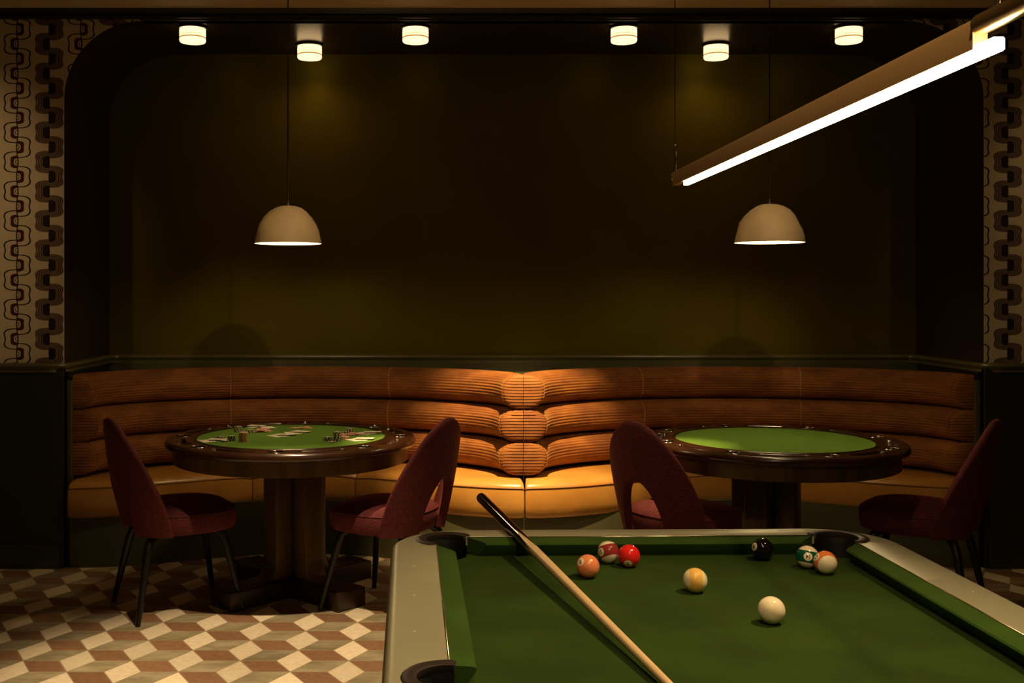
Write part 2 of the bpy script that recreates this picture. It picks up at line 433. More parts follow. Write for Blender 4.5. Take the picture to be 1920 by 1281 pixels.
# ------------------------------------------------------------------ banquettes
A_, B_ = 1.214, .68; Y0 = 5.77
def sgnpow(c, p): return math.copysign(abs(c) ** p, c)
def back_pt(cx, th, inset=0.0):
    c, s = math.cos(th), math.sin(th)
    n = Vector((c / A_, s / B_)).normalized()
    # leave the ends square to the room so both bays' noses meet flat
    return Vector((cx - A_ * c, Y0 + B_ * s)) + Vector((n.x, -n.y)) * inset, Vector((n.x, -n.y))
def front_pt(cx, th, dy=0.0, amp=.42):
    g = sgnpow(math.cos(th), 1.6); xo = A_ * g
    return Vector((cx - xo, 5.655 + dy + amp * (.5 + .5 * math.cos(PI * g))))
def roll(cx, parent, zc, hh, th_, off0):
    off = off0
    """horizontal corduroy bolster; hh half height, th_ thickness, off distance from the backing"""
    NS = 132; sec = []
    L = 0; prev = None
    for k in range(NS + 1):
        ps = -PI/2 + PI * k / NS
        q = (th_ * abs(math.cos(ps)) ** .78, hh * math.copysign(abs(math.sin(ps)) ** .86, ps))
        if prev: L += math.hypot(q[0]-prev[0], q[1]-prev[1])
        prev = q; sec.append((q[0], q[1], L))
    def rib(l): return .0044 * (abs(math.sin(PI * l / .0165)) ** .7 - 1)
    N = 110; b = MB(); rows = []
    ths = [PI * i / N for i in range(N + 1)]
    for th in ths:
        p, n = back_pt(cx, th); off = off0 * math.sin(th) ** .5 if 0 < th < PI else 0.0
        row = []
        for k, (q, z, l) in enumerate(sec):
            q0, z0, _ = sec[max(k-1, 0)]; q1, z1, _ = sec[min(k+1, NS)]
            tx, tz = q1 - q0, z1 - z0; tl = math.hypot(tx, tz) or 1
            rr = rib(l)
            qq = q + tz / tl * rr; zz = z - tx / tl * rr
            row.append(Vector((p.x + n.x * (off + qq), p.y + n.y * (off + qq), zc + zz)))
        rows.append(row)
    b.grid(rows)
    # ends: domed caps facing the room, ribbed across
    off = 0.0
    for end in (0, -1):
        base = rows[end]; p, n = back_pt(cx, ths[end]); K = 10; crow = []
        for j in range(K + 1):
            f = 1 - j / K; r = []
            for k, (q, z, l) in enumerate(sec):
                bulge = .030 * (1 - (2 * f - 1) ** 2 * 0) * math.sqrt(max(0, 1 - f ** 3)) * (abs(math.cos(-PI/2 + PI*k/NS)) ** .5)
                ribd = -.0028 * (.5 + .5 * math.cos(2 * PI * (z + 1) / .0165)) ** 2.5 * (1 - f ** 6)
                v = base[k]; o_ = Vector((p.x + n.x * off, p.y + n.y * off, v.z))
                r.append(o_.lerp(v, f) + Vector((0, -(bulge + ribd), 0)))
            crow.append(r)
        b.grid(crow)
    o = b.obj('back_roll', M['velvet'], parent, smooth=True)
    # stitched vertical seams: a raised thread and the crease beside it
    off = off0
    for th in (math.acos(.405), math.acos(-.405)):
        p, n = back_pt(cx, th); off = off0 * math.sin(th) ** .5
        pts = [Vector((p.x + n.x * (off + q + .0005), p.y + n.y * (off + q + .0005), zc + z)) for q, z, l in sec[4:-3:4]]
        MB().tube(pts, .0028, 6).obj('seam', M['seam'], o, smooth=True)
    # piped edge of each cap
    for end in (0, -1):
        pts = [v + Vector((0, -.001, 0)) for v in rows[end][3:-3:4]]
        MB().tube(pts, .0026, 6).obj('piping', M['velvet'], o, smooth=True)
    return o
def banquette(cx, label, x_in, x_out):
    t = thing('curved_banquette', label, 'banquette seat', (cx, 6.0, 0), 0, None)
    inv = Matrix.Translation((-cx, -6.0, 0))
    before = set(bpy.data.objects)
    # olive backing between wall and rolls
    path = [back_pt(cx, PI * i / 60)[0] for i in range(61)]
    xl, xr = min(x_in, x_out), max(x_in, x_out)
    poly = [(xl, 5.735), (path[0].x, 5.735)] + [(p.x, p.y) for p in path] + [(path[-1].x, 5.735), (xr, 5.735), (xr, YB - .0125), (xl, YB - .0125)]
    bevel(MB().prism(poly, .0, 1.0).obj('back_panel', M['plinth'], t), .004)
    for zc, hh, th_, off in ((.934, .0935, .115, .0), (.751, .088, .13, .010), (.573, .090, .13, .014)):
        roll(cx, t, zc, hh, th_, off)
    # plinth under the seat
    N = 60
    f = [front_pt(cx, PI * i / N, .045, .32) for i in range(N + 1)]
    bk = [back_pt(cx, PI * i / N, .02)[0] for i in range(N + 1)]
    poly = [(p.x, p.y) for p in f] + [(p.x, p.y) for p in reversed(bk)]
    MB().prism(poly, 0, .30).obj('plinth', M['plinth'], t)
    # three seat cushions, their seams radiating
    cuts = [0, math.acos(.405), math.acos(-.405), PI]
    for c in range(3):
        n = 40; rows = []
        for i in range(n + 1):
            u = i / n; th = cuts[c] + (cuts[c+1] - cuts[c]) * u
            fp = front_pt(cx, th); bp, nn = back_pt(cx, th, .015)
            d = (bp - fp); Ld = d.length; d.normalize()
            e = min(u, 1 - u) * n / 2.2; k = 1 - .5 * math.exp(-e * 1.2) if e < 6 else 1
            kk = .012 * math.exp(-e * 1.1)           # shrink at cushion ends
            pf = [(kk + .012, .272 + kk), (kk + .002, .285), (kk - .004, .33), (kk - .005, .37), (kk + .0, .41), (kk + .003, .428 - kk),
                  (kk + .004, .433 - kk), (kk + .010, .446 - kk), (kk + .028, .459 - kk), (kk + .06, .467 - kk), (min(.12, Ld * .8), .471 - kk * .8), (Ld, .468 - kk * .5), (Ld, .272)]
            rows.append([Vector((fp.x + d.x * o, fp.y + d.y * o, z)) for o, z in pf])
        # keep the cushion a hair apart from its neighbours
        o = MB().grid(rows, close_u=True, cap=True).obj('seat_cushion', M['leather'], t, smooth=True, sharp=60)
        pts = [Vector((r[5].x, r[5].y - .001, r[5].z + .003)) for r in rows]
        MB().tube(pts, .0032, 6).obj('piping', M['leather_dark'], o, smooth=True)
        if c:
            r = rows[0]; MB().tube([r[k] + Vector((0, -.002, 0)) for k in range(1, 10)], .003, 6).obj('seam', M['leather_dark'], o, smooth=True)
    for o in set(bpy.data.objects) - before:
        if o.parent == t or (o.parent and o.parent.parent == t): 
            if o.data and not o.data.get('moved'):
                o.data.transform(inv); o.data['moved'] = 1
    return t
banquette(XL + .030 + A_, 'rust corduroy and tan leather curved banquette behind the card table with chips', XL + .001, .486)
banquette(.4880 + A_, 'rust corduroy and tan leather curved banquette behind the empty card table', .4876, XR - .001)

# ------------------------------------------------------------------ poker tables
def poker_table():
    t = thing('poker_table', '', 'card table', (0, 0, 0))
    # rim as a polar height field: chip trays and cup holders are pressed into it
    NA = 720; prof = [(.452 + .146 * i / 46) for i in range(47)]
    def dip(r, a):
        k = round(a / (PI/4)); da = abs(a - k * PI/4) * r; dr = abs(r - .528)
        dc = math.hypot(da, dr)
        if dc < .036: return min(1, (.036 - dc) / .005) * .030
        k = round((a - PI/8) / (PI/4)); da = abs(a - PI/8 - k * PI/4) * r
        ex = max(0, da - .085); d2 = math.hypot(ex, dr)
        if d2 < .026: return min(1, (.026 - d2) / .006) * .022
        return 0
    rows = []
    for r in prof:
        row = []
        for j in range(NA):
            a = 2 * PI * j / NA
            edge = max(0, (r - .585)) / .013
            z = .775 - dip(r, a) - .010 * edge ** 2.5 + .004 * math.sin(PI * min(1, (r - .452) / .02)) * (r < .472)
            row.append(Vector((r * math.cos(a), r * math.sin(a), z)))
        rows.append(row)
    for r, z in ((.600, .757), (.600, .748), (.594, .740), (.575, .737), (.44, .737)):
        rows.append([Vector((r * math.cos(2*PI*j/NA), r * math.sin(2*PI*j/NA), z)) for j in range(NA)])
    rows.append([Vector((.452 * math.cos(2*PI*j/NA), .452 * math.sin(2*PI*j/NA), .739)) for j in range(NA)])
    rim = MB().grid(rows, close_u=True, close_v=True).obj('rim', M['twood'], t, smooth=True, sharp=50)
    for k in range(8):
        a = k * PI / 4
        MB().tube([(.528 * math.cos(a) + .036 * math.cos(q*PI/12), .528 * math.sin(a) + .036 * math.sin(q*PI/12), .7755) for q in range(25)], .0016, 6).obj('cup_ring', M['chrome'], rim, smooth=True)
    MB().lathe([(0.0005, .7735), (.30, .7735), (.4505, .7735), (.4505, .7402), (.0005, .7402)], 96).obj('felt_top', M['felt'], t)
    MB().lathe([(.0005, .737), (.562, .737), (.562, .668), (.555, .665), (.54, .665), (.54, .70), (.0005, .70)], 96).obj('apron', M['pwood'], t, smooth=True, sharp=40)
    # two battens under the apron
    for ang in (45, 135):
        bevel(MB().box(-.335, .335, -.045, .045, .635, .6995, Matrix.Rotation(R(ang + 45), 4, 'Z')).obj('batten', M['dwood'], t), .006)
    # pedestal: four slabs over a cross of four feet
    for k in range(4):
        m = Matrix.Translation((.005, .08, 0)) @ Matrix.Rotation(R(45 + 90 * k), 4, 'Z')
        w_ = .052
        pr = [(.060, .0901), (.25, .0901), (.20, .098), (.170, .115), (.156, .14), (.152, .18), (.152, .647), (.060, .647)]
        b = MB(); n = len(pr)
        b.add([m @ Vector((x, -w_, z)) for x, z in pr] + [m @ Vector((x, w_, z)) for x, z in pr],
              [tuple(range(n)), tuple(reversed(range(n, 2*n)))] + [(i, (i+1) % n, n + (i+1) % n, n + i) for i in range(n)])
        bevel(b.obj('pedestal_post', M['pwood'], t), .003, 2)
        bevel(MB().box(.0 if k % 2 == 0 else .085, .43, -.085, .085, .0, .09, m).obj('foot', M['dwood'], t), .006)
    MB().box(-.029, .039, .046, .114, .0902, .6995).obj('core', M['dwood'], t)
    return t
TL = (-.685, 5.175); TR = (1.612, 5.06)
pt = poker_table(); pt.location = (*TL, 0)
tag(pt, 'round dark wood poker table with green felt covered in chips and cards', 'card table', 'poker tables')
pt2 = dup(pt, (*TR, 0), R(9), 'round dark wood poker table with bare green felt', 'poker tables')

# ------------------------------------------------------------------ chairs
def chair():
    t = thing('dining_chair', '', 'chair')
    # local: faces +x, origin on the floor under the seat centre
    zb, zt, phm, phc = .375, .905, R(69), R(26)
    us = sorted(set([round(-1 + i / 30, 5) for i in range(61)]))
    cols = []
    def zlow(ph):
        if abs(ph) < phc: return zb + .255 * math.sqrt(1 - (abs(ph) / phc) ** 2.0) ** 1.3
        return zb
    def ztop(ph): return zb + (zt - zb) * max(0.0, 1 - (abs(ph) / phm) ** 2.1) ** .84
    phs = [phm * math.sin(u * PI / 2) for u in us]
    # denser around the opening
    extra = [s * phc * math.cos(q * PI / 2 / 10) for s in (-1, 1) for q in range(10)]
    phs = sorted(set([round(p, 5) for p in phs + extra]))
    NZ = 26; outer, inner = [], []
    th = .040
    for ph in phs:
        a, b_ = zlow(ph), max(ztop(ph), zlow(ph) + .004)
        co, ci = [], []
        for j in range(NZ + 1):
            z = a + (b_ - a) * j / NZ
            hz = (z - zb) / (zt - zb)
            rad = .232 + .085 * hz + .012 * math.sin(PI * hz)
            shr = 1 - .18 * hz * hz                        # wings draw in towards the top
            ang = PI + ph * shr
            e = min(1, (b_ - z) / .022, (z - a) / .012 if abs(ph) < phc else 1)
            e2 = min(1, (phm - abs(ph)) * .25 / .02)
            h = th / 2 * (math.sqrt(max(0, 1 - (1 - max(0, min(e, e2))) ** 2)) * .85 + .15)
            mid = rad
            co.append(Vector(((mid + h) * math.cos(ang), (mid + h) * math.sin(ang) * 1.02, z)))
            ci.append(Vector(((mid - h) * math.cos(ang), (mid - h) * math.sin(ang) * 1.02, z)))
        outer.append(co); inner.append(ci)
    b = MB(); n = len(phs)
    rows = [o + list(reversed(i)) for o, i in zip(outer, inner)]
    b.grid(rows, close_u=True, cap=True)
    b.obj('backrest', M['chairfab'], t, smooth=True, sharp=75)
    # seat: upholstered pad, rounded front, wrapped round at the back
    def outline(k, ex=0.0):
        a = 2 * PI * k / 72; c, s = math.cos(a), math.sin(a)
        rx = .255 if c > 0 else .205; ry = .245
        p = 3.0 if c > 0 else 2.3
        r = (abs(c / rx) ** p + abs(s / ry) ** p) ** (-1 / p)
        return r * c, r * s
    prof = [(.0, .376, .90), (1, .380, .955), (2, .392, .985), (3, .42, 1.0), (4, .452, 1.0), (5, .462, .985), (6, .466, .965), (7, .470, .955), (8, .484, .88), (9, .496, .70), (10, .503, .42), (11, .506, .10)]
    rows = []
    for _, z, s in prof: rows.append([Vector((outline(k)[0] * s, outline(k)[1] * s, z)) for k in range(72)])
    seat = MB().grid(rows, close_u=True, cap=True).obj('seat', M['chairfab'], t, smooth=True, sharp=80)
    MB().tube([Vector((outline(k % 72)[0] * .985, outline(k % 72)[1] * .985, .464)) for k in range(73)], .0035, 6).obj('piping', M['chairfab'], seat, smooth=True)
    for sx in (1, -1):
        for sy in (1, -1):
            foot = Vector((.243 * sx, .222 * sy, 0)); top = Vector((.185 * sx, .165 * sy, .300)); tip = Vector((.13 * sx, .12 * sy, .382))
            pts = [foot, foot.lerp(top, .5), foot.lerp(top, .85), top, top.lerp(tip, .45) + Vector((.010 * sx, .008 * sy, .012)), tip]
            MB().tube(pts, [.0115, .0155, .018, .019, .019, .017], 10).obj('leg', M['chairleg'], t, smooth=True, sharp=60)
    return t
ch = chair()
ch.location = (-1.2, 5.008, 0); ch.rotation_euler = (0, 0, R(30))
G = 'wine red chairs at the card tables'
tag(ch, 'wine red chair in shade beside the stacked red chips, far from the pool table', 'chair', G)
dup(ch, (-.20, 5.0, 0), R(149), 'wine red chair with lit seat between the chip-strewn table and the pool table', G)
dup(ch, (1.135, 4.91, 0), R(37), 'wine red chair with its arched back opening seen, beside the bare poker table', G)
dup(ch, (2.27, 4.97, 0), R(144), 'wine red chair in deep shadow past the bare poker table', G)

# ------------------------------------------------------------------ pendants
def pendant():
    t = thing('pendant_lamp', '', 'pendant lamp')
    z0 = 1.707
    out = [(.1605, 0), (.1600, .004), (.155, .030), (.147, .062), (.135, .095), (.116, .127), (.090, .154), (.062, .172), (.035, .181), (.012, .184)]
    inn = [(.010, .179), (.034, .176), (.060, .167), (.087, .149), (.112, .123), (.130, .092), (.142, .060), (.150, .029), (.1555, .004), (.1605, 0)]
    seg = 72; rows = []
    for r, z in out:
        row = []
        for k in range(seg):
            a = 2 * PI * k / seg
            wob = .0022 * math.sin(3 * a + z * 40) + .0018 * math.sin(7 * a - z * 60) + .0012 * math.sin(11 * a + z * 90)
            rr = r + wob * min(1, z / .02) * min(1, r / .06)
            row.append(Vector((rr * math.cos(a), rr * math.sin(a), z0 + z)))
        rows.append(row)
    sh = MB().grid(rows, close_u=True).obj('lamp_shade', M['ceramic'], t, smooth=True)
    MB().lathe([(r, z0 + z) for r, z in inn], seg, cap=False).obj('shade_lining', M['shade_in'], sh, smooth=True)
    MB().lathe([(.0005, z0 + .184), (.012, z0 + .184), (.012, z0 + .190), (.0065, z0 + .192), (.0065, z0 + .204), (.0025, z0 + .207)], 20).obj('cord_grip', M['steel'], t, smooth=True, sharp=40)
    MB().tube([(0, 0, z0 + .20), (0, 0, 2.60), (0, 0, 2.975)], .0032, 8).obj('cord', M['cord'], t)
    MB().lathe([(.0005, 2.960), (.055, 2.960), (.06, 2.966), (.06, 2.982), (.0005, 2.982)], 32).obj('ceiling_rose', M['cord'], t)
    MB().lathe([(.0005, z0 + .178), (.018, z0 + .178), (.018, z0 + .135), (.0005, z0 + .135)], 20).obj('socket', M['steel'], t)
    MB().lathe([(.0008, z0 + .088), (.012, z0 + .090), (.020, z0 + .098), (.022, z0 + .108), (.019, z0 + .120), (.013, z0 + .130), (.012, z0 + .136)], 20).obj('bulb', M['bulb'], t, smooth=True)
    return t
pd = pendant(); pd.location = (-.700, 5.15, 0)
tag(pd, 'cream dome pendant lamp hanging over the chip-strewn poker table', 'pendant lamp', 'dome pendants')
pd2 = dup(pd, (1.593, 5.05, 0), R(200), 'cream dome pendant lamp hanging over the bare poker table', 'dome pendants')
for x, y in ((-.700, 5.15), (1.593, 5.05)):
    l = bpy.data.lights.new('pendant_light', 'POINT'); l.energy = 6.6; l.color = (1, .74, .40); l.shadow_soft_size = .025
    o = bpy.data.objects.new('pendant_light', l); COL.objects.link(o); o.location = (x, y, 1.707 + .034)

# ------------------------------------------------------------------ niche ceiling lamps
def drum():
    t = thing('ceiling_lamp', '', 'ceiling lamp')
    MB().lathe([(.0005, -.001), (.078, -.001), (.080, -.006), (.078, -.012), (.0005, -.012)], 48).obj('canopy', M['black'], t, smooth=True, sharp=40)
    MB().lathe([(.0005, -.012), (.070, -.0125), (.071, -.03), (.071, -.0585), (.0695, -.062), (.071, -.066), (.071, -.078), (.067, -.0845), (.0005, -.0855)], 48).obj('glass_drum', M['glasslamp'], t, smooth=True, sharp=50)
    return t
dr = drum(); DZ = ZS
GL = 'ribbed glass drum lamps on the niche ceiling'
spots6 = [(-1.314, 5.83, 'glass drum ceiling lamp by the arched corner over the chip-strewn table'),
          (-.096, 5.83, 'glass drum ceiling lamp, front row, second from the left'),
          (1.043, 5.83, 'glass drum ceiling lamp, front row, third from the left'),
          (2.272, 5.83, 'glass drum ceiling lamp by the arched corner partly near the bar light'),
          (-.722, 6.24, 'glass drum ceiling lamp set back, just beside the cord over the chip-strewn table'),
          (1.655, 6.24, 'glass drum ceiling lamp set back, nearest the bar light wire')]
for i, (x, y, lb) in enumerate(spots6):
    o = dr if i == 0 else dup(dr, (0, 0, 0), 0)
    o.location = (x, y, DZ); tag(o, lb, 'ceiling lamp', GL)
for (x, y, lb) in spots6:
    l = bpy.data.lights.new('drum_light', 'SPOT'); l.energy = .8 if y < 6 else 5; l.color = (1, .56, .24); l.spot_size = R(110 if y < 6 else 165); l.spot_blend = 1; l.shadow_soft_size = .05
    o = bpy.data.objects.new('drum_light', l); COL.objects.link(o); o.location = (x, y, DZ - .09)

# ------------------------------------------------------------------ rings added for the unseen downlights and fill spots (above the frame)
dl = None
for i, d in enumerate(DOWN):
    if dl is None:
        dl = thing('added_downlight_ring', '', 'downlight')
        MB().lathe([(.045, 0), (.055, -.006), (.060, -.004), (.060, 0)], 32, cap=False).obj('trim_ring', M['black'], dl, smooth=True)
        o = dl
    else: o = dup(dl, (0, 0, 0), 0)
    o.location = (d[0], d[1], 2.982); tag(o, 'small black ring in the ceiling above the frame, added for an unseen spot lamp', 'downlight', 'recessed downlights')

# ------------------------------------------------------------------ bar light over the pool table
t = thing('linear_bar_lamp', 'long bronze bar lamp with glowing strip hanging over the pool table', 'bar lamp', (.594, 1.80, 1.7185))
ya, yb = 1.118 - 1.80, 2.505 - 1.80
hp = [(-.008, .010), (.008, .010), (.0082, .036), (.006, .0435), (0, .0452), (-.006, .0435), (-.0082, .036)]
MB().grid([[Vector((x, y, z)) for x, z in hp] for y in (ya + .040, yb + .105)], close_u=True, cap=True).obj('housing', M['bronze'], t, smooth=True, sharp=40)
bevel(MB().box(-.006, .006, ya + .012, yb, .0, .0098).obj('diffuser', M['bar'], t), .0015, 2)
bevel(MB().box(-.0065, .0065, ya, ya + .038, -.0002, .015).obj('diffuser_end', M['bar'], t), .003, 3)
MB().tube([(0, -2.1, .0365), (0, ya + .039, .0365)], .0115, 24).obj('tube', M['brass'], t, smooth=True, sharp=60)
MB().tube([(0, yb + .1055, .0345), (0, yb + .125, .0345)], .0105, 24).obj('end_cap', M['steel'], t, smooth=True, sharp=60)
for y in (yb + .115, ya + .005):
    wi = MB().tube([(0, y, .042), (0, y, 1.26)], .0013, 6).obj('suspension_wire', M['cord'], t)
    MB().tube([(.003, y, .040), (.003, y, .085), (.003, y, .090), (.003, y, .095)], [.0022, .0022, .0016, .0012], 10).obj('wire_gripper', M['steel'], wi, smooth=True)
    MB().tube([(0, y, .108), (0, y, .112)], .0035, 10).obj('ferrule', M['steel'], wi, smooth=True)

# ------------------------------------------------------------------ pool table
TH = math.atan((812 - 768) / 2000)           # slightly turned
ZN = EYE - .6606                             # cushion nose height
ZM = ZN + .005; ZBED = EYE - .669 - .0286    # metal rail, cloth
HWN, HL = .506, 1.000                        # half width nose to nose, half length
cpx, cpy = .563, 2.838                       # back nose line centre
pool = thing('pool_table', 'pool table with green cloth and champagne metal rails', 'pool table',
             (cpx + math.sin(TH) * HL, cpy - math.cos(TH) * HL, 0), TH)
PM = Matrix.Translation(pool.location) @ Matrix.Rotation(TH, 4, 'Z')
# local frame: x across, y along, far end at +HL
CW = .050                                    # cushion width
XM, YM = HWN + CW, HL + CW                   # inner line of the metal
RW = .118                                    # metal width
XO, YO = XM + RW, YM + .105
RC = .20
PC = (HWN + .022, HL + .026)                 # corner pocket centre
PS = (HWN + .054, 0.0)                       # side pocket centre
RP, RRING = .056, .079
pockets = [(sx * PC[0], sy * PC[1]) for sx in (-1, 1) for sy in (-1, 1)] + [(-PS[0], 0), (PS[0], 0)]
# bed with bites
def bed_outline(r=RP):
    pts = []
    def inside(p): return abs(p[0]) <= XM and abs(p[1]) <= YM
    corner = [(1, 1), (-1, 1), (-1, -1), (1, -1)]
    # walk anticlockwise from +x side middle
    def bite(c, a0, a1, n=18): return [(c[0] + r * math.cos(R(a0 + (a1 - a0) * i / n)), c[1] + r * math.sin(R(a0 + (a1 - a0) * i / n))) for i in range(n + 1)]
    X_, Y_ = XM - .01, YM - .01
    sa = math.degrees(math.asin(0.0))
    # side pocket right: arc bulging inward (towards -x)
    dx = X_ - PS[0]; ang = math.degrees(math.acos(max(-1, min(1, dx / r))))
    pts += bite((PS[0], 0), 360 - ang, ang) if False else []
    pts += list(reversed(bite((PS[0], 0), ang, 360 - ang)))
    for sx, sy in corner:
        c = (sx * PC[0], sy * PC[1])
        ax = math.degrees(math.acos((X_ - PC[0]) / r)); ay = math.degrees(math.asin((Y_ - PC[1]) / r))
        # in first-quadrant frame: enter at x=X_ below (angle -ax), leave at y=Y_ left (angle 180-ay)
        q = [(PC[0] + r * math.cos(R(-ax + (-(180 - ay) - 0 - (-ax) + 0) * 0)), 0)]
        arcp = []
        a0 = -ax; a1 = -(360 - (180 - ay))
        for i in range(25):
            a = a0 + (a1 - a0) * i / 24
            arcp.append((PC[0] + r * math.cos(R(a)), PC[1] + r * math.sin(R(a))))
        if sx * sy > 0: seq = arcp
        else: seq = list(reversed(arcp))
        pts += [(sx * x, sy * y) for x, y in seq]
        if (sx, sy) == (-1, 1):
            pts += [(-x, -y) for x, y in list(reversed(bite((PS[0], 0), ang, 360 - ang)))]
    return pts
MB().prism(bed_outline(), ZBED - .03, ZBED).obj('cloth_bed', M['cloth'], pool)
# cushions: six, triangular profile with cut ends
def cushion(p0, p1, inward, c0, c1):
    """p0->p1 along metal line; inward unit; c0,c1: (setback at metal, setback at nose) for both ends"""
    p0, p1 = Vector(p0), Vector(p1); d = (p1 - p0).normalized(); inn = Vector(inward)
    rows = []
    prof = [(-.004, ZM - .002), (.004, ZM - .0005), (.040, ZN + .001), (.0475, ZN - .001), (CW, ZN - .005), (CW - .002, ZN - .010), (CW - .022, ZBED + .001), (-.004, ZBED + .001)]
    n = 14
    for i in range(n + 1):
        u = i / n; row = []
        for o, z in prof:
            f = max(0, o) / CW
            a = p0 + d * (c0[0] + (c0[1] - c0[0]) * f); b_ = p1 - d * (c1[0] + (c1[1] - c1[0]) * f)
            p = a.lerp(b_, u) + inn * o
            row.append(Vector((p.x, p.y, z)))
        rows.append(row)
    MB().grid(rows, close_u=True, cap=True).obj('cushion', M['cushion'], pool, smooth=True, sharp=35)
ce = (.085, .135); cs = (.058, .064)
for sx in (-1, 1):
    cushion((sx * XM, YM), (sx * XM, 0), (-sx, 0), ce, cs)
    cushion((sx * XM, -YM), (sx * XM, 0), (-sx, 0), ce, cs)
for sy in (-1, 1):
    cushion((-XM, sy * YM), (XM, sy * YM), (0, -sy), ce, ce)
# metal rails, ring shaped pieces between an outer and an inner line
def resample(pts, n):
    pts = [Vector(p) for p in pts]; L = [0]
    for a, b_ in zip(pts, pts[1:]): L.append(L[-1] + (b_ - a).length)
    out = []; k = 0
    for i in range(n + 1):
        s = L[-1] * i / n
        while k < len(L) - 2 and L[k+1] < s: k += 1
        out.append(pts[k].lerp(pts[k+1], (s - L[k]) / max(1e-9, L[k+1] - L[k])))
    return out
def rail_piece(name, outer, inner, n=60):
    O = resample(outer, n); I = resample(inner, n); rows = []
    for i in range(n + 1):
        d = O[min(i+1, n)] - O[max(i-1, 0)]; nn = Vector((d.y, -d.x)).normalized()
        if nn.dot(O[i]) < 0: nn = -nn
        def q(o, z): p = O[i] + nn * o; return Vector((p.x, p.y, z))
        ii = I[i]
        rows.append([Vector((ii.x, ii.y, ZM - .022)), Vector((ii.x, ii.y, ZM - .001)), Vector((ii.x, ii.y, ZM)) + (O[i] - ii).to_3d().normalized() * .0012,
                     q(-.022, ZM), q(-.014, ZM - .0012), q(-.007, ZM - .0048), q(-.002, ZM - .011), q(0, ZM - .020), q(-.001, ZM - .075), q(-.012, ZM - .082), q(-.03, ZM - .082)])
    return MB().grid(rows, cap=False, close_u=True).obj(name, M['alu'], pool, smooth=True, sharp=40)
JX, JY = XO - RC - .0, YO - RC               # joints where the corner castings start
def arcpts(c, r, a0, a1, n=30): return [(c[0] + r * math.cos(R(a0 + (a1 - a0) * i / n)), c[1] + r * math.sin(R(a0 + (a1 - a0) * i / n))) for i in range(n + 1)]
for sx in (-1, 1):
    for sy in (-1, 1):
        oc = arcpts((JX, JY), RC, 90, 0, 40)
        r = RP + .006
        ay = math.degrees(math.asin((YM - PC[1]) / r)); ax = math.degrees(math.acos((XM - PC[0]) / r))
        ic = [(JX, YM)] + arcpts(PC, r, 180 - ay, -ax, 40) + [(XM, JY)]
        rail_piece('corner_casting', [(sx * x, sy * y) for x, y in oc], [(sx * x, sy * y) for x, y in ic])
for sy in (-1, 1):
    rail_piece('end_rail', [(-JX + .001, sy * YO), (JX - .001, sy * YO)], [(-JX + .001, sy * YM), (JX - .001, sy * YM)], 8)
for sx in (-1, 1):
    r = RP + .006; dx = XM - PS[0]; ang = math.degrees(math.acos(dx / r))
    ic = [(XM, JY - .001)] + arcpts((PS[0], 0), r, ang, -ang, 24) + [(XM, -JY + .001)]
    rail_piece('side_rail', [(sx * XO, JY - .001), (sx * XO, -JY + .001)], [(sx * x, y) for x, y in ic], 160)
# thin bright edge between metal and cloth
for sx in (-1, 1):
    for sy in (-1, 1):
        MB().tube([(sx * (XM - .001), sy * .062, ZM + .0), (sx * (XM - .001), sy * (YM - .085), ZM + .0)], .0016, 8).obj('edge_strip', M['steel'], pool, smooth=True)
for sy in (-1, 1):
    MB().tube([(-XM + .085, sy * (YM - .001), ZM), (XM - .085, sy * (YM - .001), ZM)], .0016, 8).obj('edge_strip', M['steel'], pool, smooth=True)
# pockets: C-shaped rubber collar and cup
def pocket(cx, cy, face, half):
    """face: direction (deg) of the opening into the table; half: half angle of the opening"""
    t_ = []
    rows = []; n = 48; a0, a1 = face + half, face + 360 - half
    for i in range(n + 1):
        a = R(a0 + (a1 - a0) * i / n); c, s = math.cos(a), math.sin(a)
        e = min(1, min(i, n - i) / 2.0); k = .55 + .45 * e
        rm = (RP + RRING) / 2; hw = (RRING - RP) / 2 + .002
        pr = [(rm - hw, ZM - .008), (rm - hw, ZM + .002), (rm - hw * .8 * k, ZM + .0035), (rm, ZM + .004), (rm + hw * .75 * k, ZM + .0035), (rm + hw * k, ZM + .0008), (rm + hw * k, ZM - .004), (rm, ZM - .004), (rm, ZM - .03)]
        rows.append([Vector((cx + r * c, cy + r * s, z)) for r, z in pr])
    o = MB().grid(rows, close_u=True, cap=True).obj('pocket_collar', M['pocket'], pool, smooth=True, sharp=50)
    m = Matrix.Translation((cx, cy, 0))
    rows = []
    rr = RP - .0005
    full = [(rr + .004, ZM - .004), (rr + .002, ZM - .012), (rr, ZM - .03), (rr, ZBED - .10), (rr * .8, ZBED - .14), (.001, ZBED - .145)]
    n = 40
    rows = []
    for r, z in full:
        rows.append([Vector((cx + r * math.cos(R(a0 + (a1 - a0) * i / n)), cy + r * math.sin(R(a0 + (a1 - a0) * i / n)), z)) for i in range(n + 1)])
    MB().grid(rows).obj('pocket_cup', M['black'], o, smooth=True)
    rows = []
    for r, z in ((rr, ZBED - .031), (rr, ZBED - .10), (rr * .8, ZBED - .14), (.001, ZBED - .145)):
        rows.append([Vector((cx + r * math.cos(R(a1 + (a0 + 360 - a1) * i / n)), cy + r * math.sin(R(a1 + (a0 + 360 - a1) * i / n)), z)) for i in range(n + 1)])
    MB().grid(rows).obj('pocket_cup', M['black'], o, smooth=True)
for sx, sy, f in ((1, 1, 225), (-1, 1, 315), (-1, -1, 45), (1, -1, 135)): pocket(sx * PC[0], sy * PC[1], f, 72)
pocket(-PS[0], 0, 0, 76); pocket(PS[0], 0, 180, 76)
